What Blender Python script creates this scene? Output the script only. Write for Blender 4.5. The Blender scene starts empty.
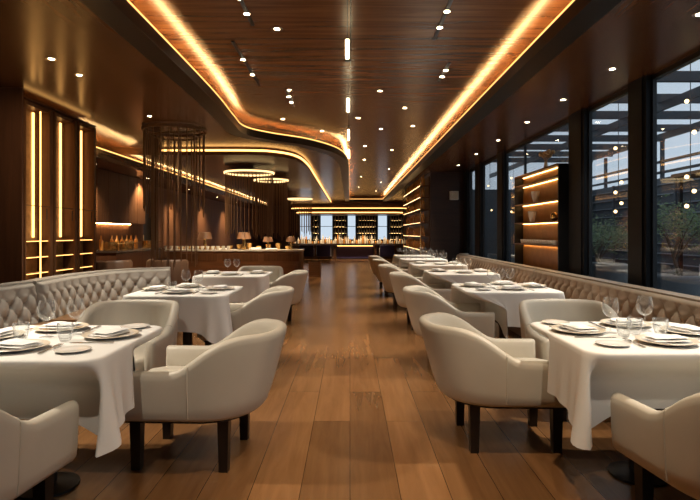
import bpy, bmesh, math, random
from mathutils import Vector, Matrix
from mathutils.geometry import tessellate_polygon
random.seed(7)
R = math.radians
PI = math.pi
sc = bpy.context.scene
COL = sc.collection
SOF = 2.85      # soffit height
TRAY = 3.10     # raised ceiling height

# ------------------------------------------------------------------ materials
def newmat(name):
    m = bpy.data.materials.new(name); m.use_nodes = True
    nt = m.node_tree
    return m, nt, nt.nodes['Principled BSDF']

def mat(name, c, rough=.5, metal=0, bump=0, bscale=60, var=0, vscale=6, spec=None, sheen=0, coat=0):
    m, nt, b = newmat(name)
    b.inputs['Base Color'].default_value = (*c, 1)
    b.inputs['Roughness'].default_value = rough
    b.inputs['Metallic'].default_value = metal
    if spec is not None: b.inputs['Specular IOR Level'].default_value = spec
    if sheen: b.inputs['Sheen Weight'].default_value = sheen
    if coat: b.inputs['Coat Weight'].default_value = coat
    tc = nt.nodes.new('ShaderNodeTexCoord')
    if var:
        n = nt.nodes.new('ShaderNodeTexNoise'); n.inputs['Scale'].default_value = vscale; n.inputs['Detail'].default_value = 5
        nt.links.new(tc.outputs['Object'], n.inputs['Vector'])
        cr = nt.nodes.new('ShaderNodeValToRGB')
        cr.color_ramp.elements[0].position = .3; cr.color_ramp.elements[1].position = .7
        cr.color_ramp.elements[0].color = (*[x * (1 - var) for x in c], 1)
        cr.color_ramp.elements[1].color = (*[min(1, x * (1 + var)) for x in c], 1)
        nt.links.new(n.outputs['Fac'], cr.inputs['Fac']); nt.links.new(cr.outputs['Color'], b.inputs['Base Color'])
    if bump:
        n2 = nt.nodes.new('ShaderNodeTexNoise'); n2.inputs['Scale'].default_value = bscale; n2.inputs['Detail'].default_value = 3
        nt.links.new(tc.outputs['Object'], n2.inputs['Vector'])
        bp = nt.nodes.new('ShaderNodeBump'); bp.inputs['Strength'].default_value = bump; bp.inputs['Distance'].default_value = .01
        nt.links.new(n2.outputs['Fac'], bp.inputs['Height']); nt.links.new(bp.outputs['Normal'], b.inputs['Normal'])
    return m

def emis(name, c, s, sample=True):
    m, nt, b = newmat(name)
    nt.nodes.remove(b)
    e = nt.nodes.new('ShaderNodeEmission'); e.inputs['Color'].default_value = (*c, 1); e.inputs['Strength'].default_value = s
    nt.links.new(e.outputs[0], nt.nodes['Material Output'].inputs['Surface'])
    if not sample: m.cycles.emission_sampling = 'NONE'
    return m

def glass(name, tint=(1, 1, 1), refl=1.0, base=.03, white_glint=0.0, power=3.0):
    """thin clear glass: see-through with a mirror share, some of it painted white glint, that grows at grazing angles"""
    m, nt, b = newmat(name)
    nt.nodes.remove(b)
    t = nt.nodes.new('ShaderNodeBsdfTransparent'); t.inputs['Color'].default_value = (*tint, 1)
    gg = nt.nodes.new('ShaderNodeBsdfGlossy'); gg.inputs['Roughness'].default_value = .03
    df = nt.nodes.new('ShaderNodeBsdfDiffuse'); df.inputs['Color'].default_value = (.9, .9, .9, 1)  # white diffuse stands in for bright reflections on the glass
    g = nt.nodes.new('ShaderNodeMixShader'); g.inputs[0].default_value = white_glint
    nt.links.new(gg.outputs[0], g.inputs[1]); nt.links.new(df.outputs[0], g.inputs[2])
    lw = nt.nodes.new('ShaderNodeLayerWeight'); lw.inputs['Blend'].default_value = .5
    pw = nt.nodes.new('ShaderNodeMath'); pw.operation = 'POWER'; pw.inputs[1].default_value = power
    nt.links.new(lw.outputs['Facing'], pw.inputs[0])
    mp = nt.nodes.new('ShaderNodeMapRange'); mp.inputs['To Min'].default_value = base; mp.inputs['To Max'].default_value = refl
    mx = nt.nodes.new('ShaderNodeMixShader')
    nt.links.new(pw.outputs[0], mp.inputs['Value']); nt.links.new(mp.outputs[0], mx.inputs[0])
    nt.links.new(t.outputs[0], mx.inputs[1]); nt.links.new(g.outputs[0], mx.inputs[2])
    nt.links.new(mx.outputs[0], nt.nodes['Material Output'].inputs['Surface'])
    return m

def wood(name, dark, light, axis='X', rough=.3, scale=1.0, seam=None, contrast=(.3, .75), stretch=14, plank=None, spec=.5, bump=.03):
    """grain runs along AXIS; seam=(axis, period, offset) draws dark joints, plank=(length,width) lays boards"""
    m, nt, b = newmat(name)
    N = nt.nodes.new; LK = nt.links.new
    tc = N('ShaderNodeTexCoord')
    mp = N('ShaderNodeMapping')
    s = [stretch * scale] * 3; s['XYZ'.index(axis)] = scale
    mp.inputs['Scale'].default_value = s
    LK(tc.outputs['Object'], mp.inputs['Vector'])
    vec = mp.outputs[0]
    n = N('ShaderNodeTexNoise'); n.inputs['Scale'].default_value = 1.0; n.inputs['Detail'].default_value = 8; n.inputs['Roughness'].default_value = .6; n.inputs['Distortion'].default_value = .6
    cr = N('ShaderNodeValToRGB'); e = cr.color_ramp.elements
    e[0].position, e[1].position = contrast
    e[0].color = (*dark, 1); e[1].color = (*light, 1)
    LK(n.outputs['Fac'], cr.inputs['Fac'])
    col = cr.outputs['Color']
    if plank:
        mp2 = N('ShaderNodeMapping'); mp2.inputs['Rotation'].default_value = (0, 0, R(90)) if axis == 'Y' else (0, 0, 0)
        LK(tc.outputs['Object'], mp2.inputs['Vector'])
        br = N('ShaderNodeTexBrick'); br.inputs['Scale'].default_value = 1; br.inputs['Brick Width'].default_value = plank[0]; br.inputs['Row Height'].default_value = plank[1]
        br.inputs['Mortar Size'].default_value = .0018; br.inputs['Mortar Smooth'].default_value = .2; br.offset = .37; br.inputs['Bias'].default_value = 0
        br.inputs['Color1'].default_value = (0, 0, 0, 1); br.inputs['Color2'].default_value = (1, 1, 1, 1); br.inputs['Mortar'].default_value = (.0, .0, .0, 1)
        LK(mp2.outputs[0], br.inputs['Vector'])
        ad = N('ShaderNodeVectorMath'); ad.operation = 'MULTIPLY_ADD'; ad.inputs[1].default_value = (9, 9, 9)
        LK(br.outputs['Color'], ad.inputs[0]); LK(vec, ad.inputs[2]); vec = ad.outputs[0]
        mr = N('ShaderNodeMapRange'); mr.inputs['To Min'].default_value = .72; mr.inputs['To Max'].default_value = 1.12
        sep = N('ShaderNodeSeparateColor'); LK(br.outputs['Color'], sep.inputs[0]); LK(sep.outputs[0], mr.inputs['Value'])
        ml = N('ShaderNodeVectorMath'); ml.operation = 'SCALE'; LK(col, ml.inputs[0]); LK(mr.outputs[0], ml.inputs['Scale'])
        mx = N('ShaderNodeMix'); mx.data_type = 'RGBA'; LK(br.outputs['Fac'], mx.inputs['Factor']); LK(ml.outputs[0], mx.inputs['A']); mx.inputs['B'].default_value = (.02, .009, .004, 1)
        col = mx.outputs['Result']
    LK(vec, n.inputs['Vector'])
    if seam:
        for (ax, per, off, w) in seam:
            sp = N('ShaderNodeSeparateXYZ'); LK(tc.outputs['Object'], sp.inputs[0])
            a = N('ShaderNodeMath'); a.operation = 'SUBTRACT'; LK(sp.outputs['XYZ'.index(ax)], a.inputs[0]); a.inputs[1].default_value = off
            md = N('ShaderNodeMath'); md.operation = 'FLOORED_MODULO'; LK(a.outputs[0], md.inputs[0]); md.inputs[1].default_value = per
            lt = N('ShaderNodeMath'); lt.operation = 'LESS_THAN'; LK(md.outputs[0], lt.inputs[0]); lt.inputs[1].default_value = w
            mx = N('ShaderNodeMix'); mx.data_type = 'RGBA'; LK(lt.outputs[0], mx.inputs['Factor']); LK(col, mx.inputs['A']); mx.inputs['B'].default_value = (.006, .004, .003, 1)
            col = mx.outputs['Result']
    LK(col, b.inputs['Base Color'])
    b.inputs['Roughness'].default_value = rough
    b.inputs['Specular IOR Level'].default_value = spec
    bp = N('ShaderNodeBump'); bp.inputs['Strength'].default_value = bump; bp.inputs['Distance'].default_value = .01
    LK(n.outputs['Fac'], bp.inputs['Height']); LK(bp.outputs['Normal'], b.inputs['Normal'])
    return m

M = {}
M['floor'] = wood('oak floor', (.160, .073, .027), (.255, .122, .047), 'Y', .25, 1.2, bump=.012, plank=(1.9, .25), stretch=12, contrast=(.25, .75))
M['ceil'] = wood('walnut ceiling', (.095, .034, .012), (.25, .098, .034), 'X', .26, .8, bump=0, seam=[('Y', 2.22, .65, .022), ('X', 3.1, .0, .012)], stretch=18)
M['soffit'] = wood('walnut soffit', (.075, .029, .011), (.16, .066, .025), 'Y', .24, .8, bump=0, stretch=18, seam=[('Y', 2.6, 1.0, .008)])
M['panel'] = wood('dark wood panel', (.060, .024, .011), (.115, .046, .019), 'Z', .45, 1.2, stretch=16)
M['board'] = wood('upright wood boards', (.10, .042, .018), (.19, .082, .034), 'Z', .5, 1.2, spec=.2, seam=[('Y', .42, .1, .008)], stretch=16)
M['boardx'] = wood('upright wood boards across', (.050, .020, .009), (.105, .043, .018), 'Z', .38, 1.2, seam=[('X', .42, .1, .008)], stretch=16)
M['block'] = wood('espresso wood', (.020, .009, .005), (.045, .019, .010), 'X', .35, 1.0, seam=[('Z', .34, .1, .006)], stretch=16)
M['counterwood'] = wood('walnut counter', (.10, .040, .015), (.19, .080, .030), 'X', .35, 1.2, stretch=14)
M['fin'] = wood('walnut fin', (.075, .032, .013), (.15, .065, .027), 'Z', .42, 1.4, stretch=16, spec=.2)
M['beam'] = mat('dark bronze beam', (.014, .010, .008), .35, .3)
M['black'] = mat('black painted metal', (.010, .010, .011), .38, .2)
M['pillar'] = mat('black steel pillar', (.0035, .004, .0055), .5, 0, spec=.2)
M['leg'] = wood('ebony leg', (.008, .005, .004), (.018, .011, .008), 'Z', .35, 3)
M['ledshelf'] = emis('shelf led tape', (1, .55, .18), 14)
M['amberback'] = mat('amber lacquer panel', (.42, .21, .07), .5, var=.15)
M['bronze'] = mat('bronze sheet', (.36, .20, .075), .42, .25, bump=.3, bscale=25, var=.3, vscale=14)
M['rod'] = mat('bronze rod', (.20, .105, .046), .45, .2)
M['brass'] = mat('brass', (.62, .40, .15), .25, .95)
M['leather'] = mat('cream leather', (.55, .505, .425), .50, bump=.05, bscale=260, var=.03)
M['greyleather'] = mat('taupe leather', (.40, .345, .28), .5, bump=.05, bscale=260, var=.03)
M['grey'] = mat('grey outdoor fabric', (.16, .18, .20), .8, bump=.1, bscale=200)
M['palegrey'] = mat('pale grey cushion', (.40, .43, .46), .8, bump=.1, bscale=200)
M['tuftL'] = mat('dove grey tufted leather', (.45, .425, .385), .48, bump=.05, bscale=250)
M['tuftR'] = mat('sand tufted leather', (.42, .335, .25), .48, bump=.05, bscale=250)
M['seat'] = mat('cognac seat leather', (.33, .175, .075), .42, bump=.05, bscale=200)
M['linen'] = mat('white linen', (.78, .765, .735), .85, bump=.06, bscale=420, sheen=.2)
M['napkin'] = mat('white napkin', (.84, .83, .81), .85, bump=.08, bscale=380, sheen=.2)
M['china'] = mat('white china', (.80, .78, .74), .18, coat=.3)
M['rim'] = mat('beige stoneware rim', (.62, .54, .43), .35, bump=.1, bscale=90, var=.15, vscale=30)
M['steel'] = mat('cutlery steel', (.55, .53, .50), .22, 1)
M['glass'] = glass('drinking glass', (.97, .98, .98), .95, .08, .40, 2.2)
M['pane'] = glass('window glass', (.90, .93, .95), .7, .025)
M['led'] = emis('warm led strip', (1, .50, .14), 2.6)
M['ledcove'] = emis('cove led tape', (1, .60, .24), 52)
M['ledrack'] = emis('rack led tape', (1, .60, .25), 9)
M['ledsoft'] = emis('warm led soft', (1, .50, .14), 4.5)
M['ledsmall'] = emis('warm led small', (1, .60, .22), 9)
M['lens'] = emis('lamp lens', (1, .78, .48), 45, False)
M['tube'] = emis('tube lamp', (1, .78, .45), 22)
M['bulb'] = emis('globe bulb', (1, .66, .30), 6)
M['lampshade'] = emis('dim lampshade', (.9, .5, .2), .10, False)
M['ringglow'] = emis('ring lamp glow', (1, .66, .28), 2.4)
M['spark'] = mat('clear spirit bottle', (.62, .54, .41), .12, .0, spec=.8)
M['wine'] = mat('dark wine bottle', (.030, .020, .012), .08, spec=.8)
M['amber'] = mat('amber bottle', (.50, .22, .05), .12, spec=.8)
M['blue'] = mat('indigo velvet', (.030, .022, .11), .7, sheen=.3)
M['marble'] = mat('pale stone worktop', (.62, .57, .50), .22, var=.1)
M['darkstone'] = mat('dark stone worktop', (.05, .035, .027), .2)
M['channel'] = mat('brown channel leather', (.17, .085, .042), .5)
M['white'] = mat('white plastic', (.62, .60, .56), .45)
M['leaf'] = mat('tree leaf', (.10, .15, .055), .55, var=.4, vscale=3)
M['bark'] = mat('bark', (.12, .10, .075), .85, bump=.5, bscale=20)
M['facade'] = mat('dark outdoor cladding', (.075, .088, .10), .5)
M['facadeline'] = mat('facade metal bar', (.26, .29, .32), .4, .1)
M['paving'] = mat('terrace paving', (.13, .135, .14), .6, var=.15)
M['steelbeam'] = mat('grey steel beam', (.045, .052, .060), .5, .2)
M['awning'] = mat('timber awning', (.32, .15, .06), .6)
M['frost'] = emis('frosted daylight window', (.62, .74, .86), 1.0)  # pane glows by itself in place of daylight behind it
M['stone'] = mat('clay', (.55, .36, .2), .6)
M['plant'] = mat('dried flower', (.55, .33, .14), .8)

# ------------------------------------------------------------------ mesh helpers
class MB:
    def __init__(s): s.v = []; s.f = []
    def quadgrid(s, rows, closed_u=False, closed_v=False, flip=False):
        b = len(s.v); nr = len(rows); nc = len(rows[0])
        for r in rows: s.v.extend(r)
        for i in range(nr if closed_v else nr - 1):
            for j in range(nc if closed_u else nc - 1):
                a = b + i * nc + j; c = b + i * nc + (j + 1) % nc
                d = b + ((i + 1) % nr) * nc + (j + 1) % nc; e = b + ((i + 1) % nr) * nc + j
                s.f.append((a, e, d, c) if flip else (a, c, d, e))
        return b
    def face(s, pts, flip=False):
        b = len(s.v); s.v.extend(pts); t = list(range(b, b + len(pts)))
        s.f.append(tuple(reversed(t)) if flip else tuple(t))
    def box(s, x0, x1, y0, y1, z0, z1):
        b = len(s.v)
        s.v.extend([(x0, y0, z0), (x1, y0, z0), (x1, y1, z0), (x0, y1, z0), (x0, y0, z1), (x1, y0, z1), (x1, y1, z1), (x0, y1, z1)])
        for q in ((0, 3, 2, 1), (4, 5, 6, 7), (0, 1, 5, 4), (1, 2, 6, 5), (2, 3, 7, 6), (3, 0, 4, 7)):
            s.f.append(tuple(b + i for i in q))
        return s
    def rbox(s, x0, x1, y0, y1, z0, z1, r=.01, seg=2):
        bm = bmesh.new()
        bmesh.ops.create_cube(bm, size=1)
        for v in bm.verts:
            v.co = Vector(((x0 + x1) / 2 + v.co.x * (x1 - x0), (y0 + y1) / 2 + v.co.y * (y1 - y0), (z0 + z1) / 2 + v.co.z * (z1 - z0)))
        bmesh.ops.bevel(bm, geom=bm.edges[:], offset=r, segments=seg, affect='EDGES', profile=.6)
        s.from_bm(bm); bm.free(); return s
    def from_bm(s, bm):
        b = len(s.v); bm.verts.index_update()
        s.v.extend([tuple(v.co) for v in bm.verts])
        for f in bm.faces: s.f.append(tuple(b + v.index for v in f.verts))
    def lathe(s, prof, n=24, c=(0, 0, 0), cap0=False, cap1=False):
        rows = []
        for (r, z) in prof:
            rows.append([(c[0] + r * math.cos(2 * PI * k / n), c[1] + r * math.sin(2 * PI * k / n), c[2] + z) for k in range(n)])
        b = s.quadgrid(rows, closed_u=True)
        if cap0: s.f.append(tuple(reversed(range(b, b + n))))
        if cap1: s.f.append(tuple(range(b + (len(prof) - 1) * n, b + len(prof) * n)))
        return s
    def cyl(s, p0, p1, r0, r1=None, n=10):
        r1 = r0 if r1 is None else r1
        p0 = Vector(p0); p1 = Vector(p1); d = (p1 - p0).normalized()
        a = d.orthogonal().normalized(); e = d.cross(a)
        rows = [[tuple(p + (a * math.cos(2 * PI * k / n) + e * math.sin(2 * PI * k / n)) * r) for k in range(n)] for p, r in ((p0, r0), (p1, r1))]
        b = s.quadgrid(rows, closed_u=True)
        s.f.append(tuple(reversed(range(b, b + n)))); s.f.append(tuple(range(b + n, b + 2 * n)))
        return s
    def tube(s, pts, r, n=6, closed=False):
        P = [Vector(p) for p in pts]; rows = []; L = len(P)
        for i, p in enumerate(P):
            d = (P[(i + 1) % L] - P[i - 1]) if closed else (P[min(i + 1, L - 1)] - P[max(i - 1, 0)])
            d.normalize(); up = Vector((0, 0, 1)) if abs(d.z) < .9 else Vector((1, 0, 0))
            a = d.cross(up).normalized(); e = a.cross(d)
            rows.append([tuple(p + (a * math.cos(2 * PI * k / n) + e * math.sin(2 * PI * k / n)) * r) for k in range(n)])
        s.quadgrid(rows, closed_u=True, closed_v=closed); return s
    def sphere(s, c, r, n=12, m=8, sz=1):
        return s.lathe([(max(r * math.sin(PI * i / m), r * .01), -sz * r * math.cos(PI * i / m)) for i in range(m + 1)], n, c)
    def prism(s, outline, z0, z1, holes=()):
        """solid slab with an outline (and holes) in plan"""
        loops = [[Vector((x, y, 0)) for x, y in outline]] + [[Vector((x, y, 0)) for x, y in h] for h in holes]
        flat = [p for l in loops for p in l]; n = len(flat)
        tri = tessellate_polygon(loops)
        b = len(s.v)
        s.v.extend([(p.x, p.y, z0) for p in flat]); s.v.extend([(p.x, p.y, z1) for p in flat])
        for t in tri:
            a, c, d = t
            nz = (flat[c] - flat[a]).cross(flat[d] - flat[a]).z
            if nz < 0: a, c, d = a, d, c
            s.f.append((b + n + a, b + n + c, b + n + d)); s.f.append((b + d, b + c, b + a))
        k = 0
        for l in loops:
            for i in range(len(l)):
                j = (i + 1) % len(l)
                s.f.append((b + k + i, b + k + j, b + n + k + j, b + n + k + i))
            k += len(l)
        return s
    def sweep(s, path, prof, closed=False):
        """path: plan points; prof: list of (offset to the left of travel, z), closed ring"""
        L = len(path); rows = []
        for i in range(L):
            p = Vector(path[i]); a = Vector(path[(i + 1) % L if closed else min(i + 1, L - 1)]); c = Vector(path[i - 1 if closed else max(i - 1, 0)])
            d1 = (p - c); d2 = (a - p)
            if d1.length < 1e-6: d1 = d2
            if d2.length < 1e-6: d2 = d1
            d1.normalize(); d2.normalize()
            n = Vector((-(d1.y + d2.y), d1.x + d2.x)); n.normalize()
            k = 1 / max(.4, n.dot(Vector((-d1.y, d1.x))))
            rows.append([(p.x + n.x * o * k, p.y + n.y * o * k, z) for o, z in prof])
        b = s.quadgrid(rows, closed_u=True, closed_v=closed)
        if not closed:
            m = len(prof)
            s.f.append(tuple(range(b, b + m))); s.f.append(tuple(reversed(range(b + (L - 1) * m, b + L * m))))
        return s
    def build(s, name, m, parent=None, smooth=False, loc=None, angle=40):
        me = bpy.data.meshes.new(name)
        me.from_pydata([tuple(v) for v in s.v], [], s.f); me.validate()
        bm = bmesh.new(); bm.from_mesh(me)
        bmesh.ops.recalc_face_normals(bm, faces=bm.faces[:])
        bm.to_mesh(me); bm.free()
        me.materials.append(M[m] if isinstance(m, str) else m)
        if smooth:
            me.polygons.foreach_set('use_smooth', [True] * len(me.polygons))
            if angle: me.set_sharp_from_angle(angle=R(angle))
        o = bpy.data.objects.new(name, me); COL.objects.link(o)
        if parent: o.parent = parent
        if loc: o.location = loc
        return o

def thing(name, label, cat, loc=(0, 0, 0), rotz=0, group=None):
    o = bpy.data.objects.new(name, None); COL.objects.link(o)
    o.location = loc; o.rotation_euler = (0, 0, rotz); o.empty_display_size = .1
    return tag(o, label, cat, group)
def tag(o, label, cat, group=None):
    o['label'] = label; o['category'] = cat
    if group: o['group'] = group
    return o
def struct(o, label=None):
    o['kind'] = 'structure'
    if label: o['label'] = label
    return o
def dup(root, loc, rotz=0, label=None, group=None, scale=None):
    r = root.copy(); COL.objects.link(r); r.location = loc; r.rotation_euler = (0, 0, rotz)
    if scale: r.scale = scale
    if label: r['label'] = label
    if group: r['group'] = group
    for ch in list(root.children):
        c = ch.copy(); COL.objects.link(c); c.parent = r
        for g in list(ch.children):
            d = g.copy(); COL.objects.link(d); d.parent = c
    return r
def sstep(a, b, x):
    t = max(0, min(1, (x - a) / (b - a))); return t * t * (3 - 2 * t)
def smooth_path(pts, n=8, closed=False):
    """Catmull-Rom through plan points"""
    P = [Vector(p) for p in pts]; out = []; L = len(P)
    for i in range(L if closed else L - 1):
        if closed: p0, p1, p2, p3 = P[i - 1], P[i], P[(i + 1) % L], P[(i + 2) % L]
        else: p0, p1, p2, p3 = P[max(i - 1, 0)], P[i], P[i + 1], P[min(i + 2, L - 1)]
        for k in range(n):
            t = k / n
            q = .5 * ((2 * p1) + (p2 - p0) * t + (2 * p0 - 5 * p1 + 4 * p2 - p3) * t * t + (3 * p1 - p0 - 3 * p2 + p3) * t ** 3)
            out.append((q.x, q.y))
    if not closed: out.append(tuple(P[-1]))
    return out
def spot(loc, target, e, size=70, blend=.6, col=(1, .76, .50), r=.04):
    l = bpy.data.lights.new('spot_lamp', 'SPOT'); l.energy = e; l.spot_size = R(size); l.spot_blend = blend; l.color = col; l.shadow_soft_size = r
    o = bpy.data.objects.new('spot_lamp', l); COL.objects.link(o); o.location = loc
    o.rotation_euler = (Vector(target) - Vector(loc)).to_track_quat('-Z', 'Y').to_euler()
    return o
def point(loc, e, col=(1, .62, .28), r=.03):
    l = bpy.data.lights.new('point_lamp', 'POINT'); l.energy = e; l.color = col; l.shadow_soft_size = r
    o = bpy.data.objects.new('point_lamp', l); COL.objects.link(o); o.location = loc
    return o

# ------------------------------------------------------------------ setting
struct(MB().box(-6, 3.12, -1.6, 30.5, -.1, 0).build('floor', 'floor'))
# raised tray outline (inner lip edge), counter-clockwise seen from above
left_curve = smooth_path([(-1.57, -1.2), (-1.57, 3), (-1.57, 6.2), (-1.62, 7.6), (-1.62, 8.45), (-1.30, 9.0), (-.72, 9.6), (-.25, 10.6), (-.06, 11.9), (-.03, 13.5), (-.03, 20), (-.03, 26.6)], 8)
tray = [(1.58, -1.2), (1.58, 26.6)] + list(reversed(left_curve))
def offset_loop(loop, d):
    out = []; L = len(loop)
    for i in range(L):
        p = Vector(loop[i]); a = Vector(loop[(i + 1) % L]); c = Vector(loop[i - 1])
        d1 = (p - c).normalized(); d2 = (a - p).normalized()
        n = Vector((d1.y + d2.y, -(d1.x + d2.x))).normalized()
        k = 1 / max(.4, n.dot(Vector((d1.y, -d1.x))))
        out.append((p.x + n.x * d * k, p.y + n.y * d * k))
    return out
tray_mid = offset_loop(tray, .12)
tray_out = offset_loop(tray, .42)
struct(MB().prism([(-6, -1.6), (3.12, -1.6), (3.12, 30.5), (-6, 30.5)], SOF, SOF + .05, [tray_mid]).build('ceiling', 'soffit'))
struct(MB().prism(tray_out, TRAY, TRAY + .06).build('ceiling_raised', 'ceil'))
struct(MB().sweep(tray_out, [(0, SOF + .05), (0, TRAY), (-.04, TRAY), (-.04, SOF + .05)], True).build('trim_1', 'soffit'))      # cove back
struct(MB().sweep(tray, [(0, SOF - .03), (0, SOF + .085), (-.03, SOF + .085), (-.03, SOF), (-.20, SOF), (-.20, SOF - .03)], True).build('trim_2', 'beam'))   # lip
struct(MB().sweep(tray, [(-.001, SOF + .0851), (-.001, SOF + .103), (-.022, SOF + .103), (-.022, SOF + .0851)], True).build('trim_3', 'led'))
struct(MB().sweep(tray, [(-.06, SOF + .052), (-.06, SOF + .062), (-.085, SOF + .062), (-.085, SOF + .052)], True).build('trim_101', 'ledcove'))   # tape lying in the cove
# lowered ceiling on the left behind, with its light edge
low_edge = smooth_path([(-4.40, 10.0), (-3.0, 10.0), (-1.9, 10.0), (-1.40, 10.15), (-1.05, 10.75), (-.93, 12.0), (-.92, 14), (-.92, 18), (-.92, 26.8)], 6)
struct(MB().prism(low_edge + [(-5.0, 26.8), (-5.0, 10.0)], SOF - .13, SOF - .002).build('ceiling_lowered', 'soffit'))
struct(MB().sweep([(-3.45, 10.0)] + [p for p in low_edge if p[0] > -3.4], [(-.012, SOF - .065), (-.012, SOF - .03), (-.001, SOF - .03), (-.001, SOF - .065)]).build('trim_4', 'ledsoft'))
# low soffit along the left wall
struct(MB().box(-5.2, -4.0, 7.75, 27, 2.50, 2.60).build('ceiling_side', 'soffit'))
struct(MB().box(-3.999, -3.97, 7.75, 27, 2.48, 2.635).build('trim_5', 'soffit'))
struct(MB().box(-3.99, -3.971, 7.75, 27, 2.6351, 2.655).build('trim_6', 'led'))
struct(MB().box(-4.10, -4.07, 7.75, 27, 2.601, 2.61).build('trim_102', 'ledcove'))
# walls
struct(MB().box(-5.2, -5.0, 7.7, 13.3, 0, SOF).box(-5.2, -5.0, 14.2, 30.5, 0, SOF).box(-5.2, -5.0, 13.3, 14.2, 2.35, SOF).build('wall_left', 'board'))
struct(MB().box(-6, -3.98, 5.85, 7.72, 0, SOF).build('wall_left_block', 'panel'))
struct(MB().box(-3.979, -3.49, 5.85, 5.88, 0, SOF).build('wall_left_end', 'panel'))
struct(MB().box(-4.6, -4.4, -1.6, 5.84, 0, SOF).build('wall_left_near', 'panel'))
struct(MB().box(-6, 3.12, -1.8, -1.6, 0, TRAY + .1).build('wall_behind', 'panel'))
struct(MB().box(-6, 3.12, 30.5, 30.7, 0, TRAY + .1).build('wall_back', 'block'))
struct(MB().box(2.05, 3.12, 14.02, 18.6, 0, SOF).build('wall_right_block', 'block'))
struct(MB().box(3.0, 3.12, 18.601, 30.49, 0, SOF).build('wall_right_far', 'block'))
d1 = struct(MB().box(-5.17, -5.10, 13.32, 14.18, .02, 2.33).build('door_1', 'black'))
MB().tube([(-5.09, 13.45, 1.0), (-5.05, 13.45, 1.0), (-5.05, 13.45, 1.25), (-5.09, 13.45, 1.25)], .012).build('door_handle', 'brass', d1)
# window wall on the right: pillars, panes, sill, head
pil = [(5.39, 5.74), (6.82, 7.30), (10.4, 10.85), (12.2, 12.76), (13.6, 14.0)]
for i, (a, b) in enumerate(pil):
    struct(MB().box(2.90, 2.995, a, b, .30, SOF).box(2.885, 2.8999, a + .05, b - .05, .30, SOF).build('trim_%d' % (7 + i), 'pillar'))
struct(MB().box(2.9, 3.12, -1.6, 14.0, 0, .30).build('wall_right', 'black'))
spans = [(-1.6, 1.6), (1.6, 5.39), (5.74, 6.82), (9.32, 10.4), (10.85, 12.2), (12.76, 13.6)]
for i, (a, b) in enumerate(spans):
    w = MB()
    w.box(2.955, 2.995, a, b, .30, .36).box(2.955, 2.995, a, b, SOF - .05, SOF - .001)
    w.box(2.955, 2.995, a, a + .025, .36, SOF - .05).box(2.955, 2.995, b - .025, b, .36, SOF - .05)
    f = struct(w.build('window_%d' % (i + 1), 'black'))
    MB().box(2.972, 2.978, a + .025, b - .025, .36, SOF - .05).build('pane', 'pane', f)
f = MB().box(2.955, 2.995, 7.30, 9.32, .30, .36).box(2.955, 2.995, 7.30, 9.32, SOF - .05, SOF - .001).box(2.955, 2.995, 7.30, 7.33, .36, SOF - .05).build('window_7', 'black')
struct(f)
MB().box(2.972, 2.978, 7.33, 9.32, .36, SOF - .05).build('pane', 'pane', f)

# ------------------------------------------------------------------ chairs
def shell_path():
    xf, x0, rx, hw, p = .36, -.02, .36, .385, 2.3
    pts = [(xf - (xf - x0) * i / 7, -hw) for i in range(7)]
    for k in range(33):
        a = -PI / 2 - PI * k / 32
        ca, sa = math.cos(a), math.sin(a)
        pts.append((x0 + rx * math.copysign(abs(ca) ** (2 / p), ca), hw * math.copysign(abs(sa) ** (2 / p), sa)))
    pts += [(x0 + (xf - x0) * (i + 1) / 7, hw) for i in range(7)]
    return pts
SP = shell_path()
def path_normals(P):
    out = []
    for i in range(len(P)):
        a = Vector(P[max(i - 1, 0)]); b = Vector(P[min(i + 1, len(P) - 1)]); d = (b - a).normalized()
        out.append(Vector((-d.y, d.x)) * -1 if False else Vector((d.y, -d.x)))
    # make them point outward
    return [n if n.dot(Vector(p) - Vector((.15, 0))) > 0 else -n for n, p in zip(out, P)]
SN = path_normals(SP)
ZB = .32; TH = .075
def section(p, n, shrink=1.0, fwd=0):
    t = sstep(.10, -.27, p[0]) if False else sstep(-.10, .27, -p[0])
    h = .60 + .20 * t
    bk = sstep(-.05, .36, -p[0])
    prof = [(TH, ZB + .005), (.045, ZB - .005), (.018, ZB), (.004, ZB + .02)]
    for i in range(1, 6): prof.append((0, ZB + .02 + (h - .05 - ZB - .02) * i / 5))
    for i in range(1, 8):
        a = PI * i / 8; prof.append((TH / 2 - TH / 2 * math.cos(a), h - .035 + .035 * math.sin(a)))
    prof += [(TH, h - .06), (TH + .004, .52), (TH + .006, .44)]
    zc = (ZB + h) / 2; ring = []
    for (o, z) in prof:
        o = TH / 2 + (o - TH / 2) * shrink; z = zc + (z - zc) * (1 - (1 - shrink) * .12)
        rk = (.02 + .115 * bk) * max(0, (z - ZB) / .48) ** .9
        side = (.02 + .03 * bk) * max(0, (z - ZB) / .48) ** .9
        q = Vector(p) + n * (side - o) + Vector((-(rk - side) * bk, 0))
        ring.append((q.x + fwd, q.y, z))
    return ring
def shell_mesh():
    m = MB()
    rows = [section(SP[0], SN[0], .45, .022), section(SP[0], SN[0], .8, .016)]
    rows += [section(p, n) for p, n in zip(SP, SN)]
    rows += [section(SP[-1], SN[-1], .8, .016), section(SP[-1], SN[-1], .45, .022)]
    b = m.quadgrid(rows, closed_u=True)
    k = len(rows[0]); m.f.append(tuple(range(b, b + k))); m.f.append(tuple(range(b + (len(rows) - 1) * k, b + len(rows) * k)))
    return m
def inner_outline(ins):
    pts = [tuple(Vector(p) - n * ins) for p, n in zip(SP, SN)]
    return pts
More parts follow.
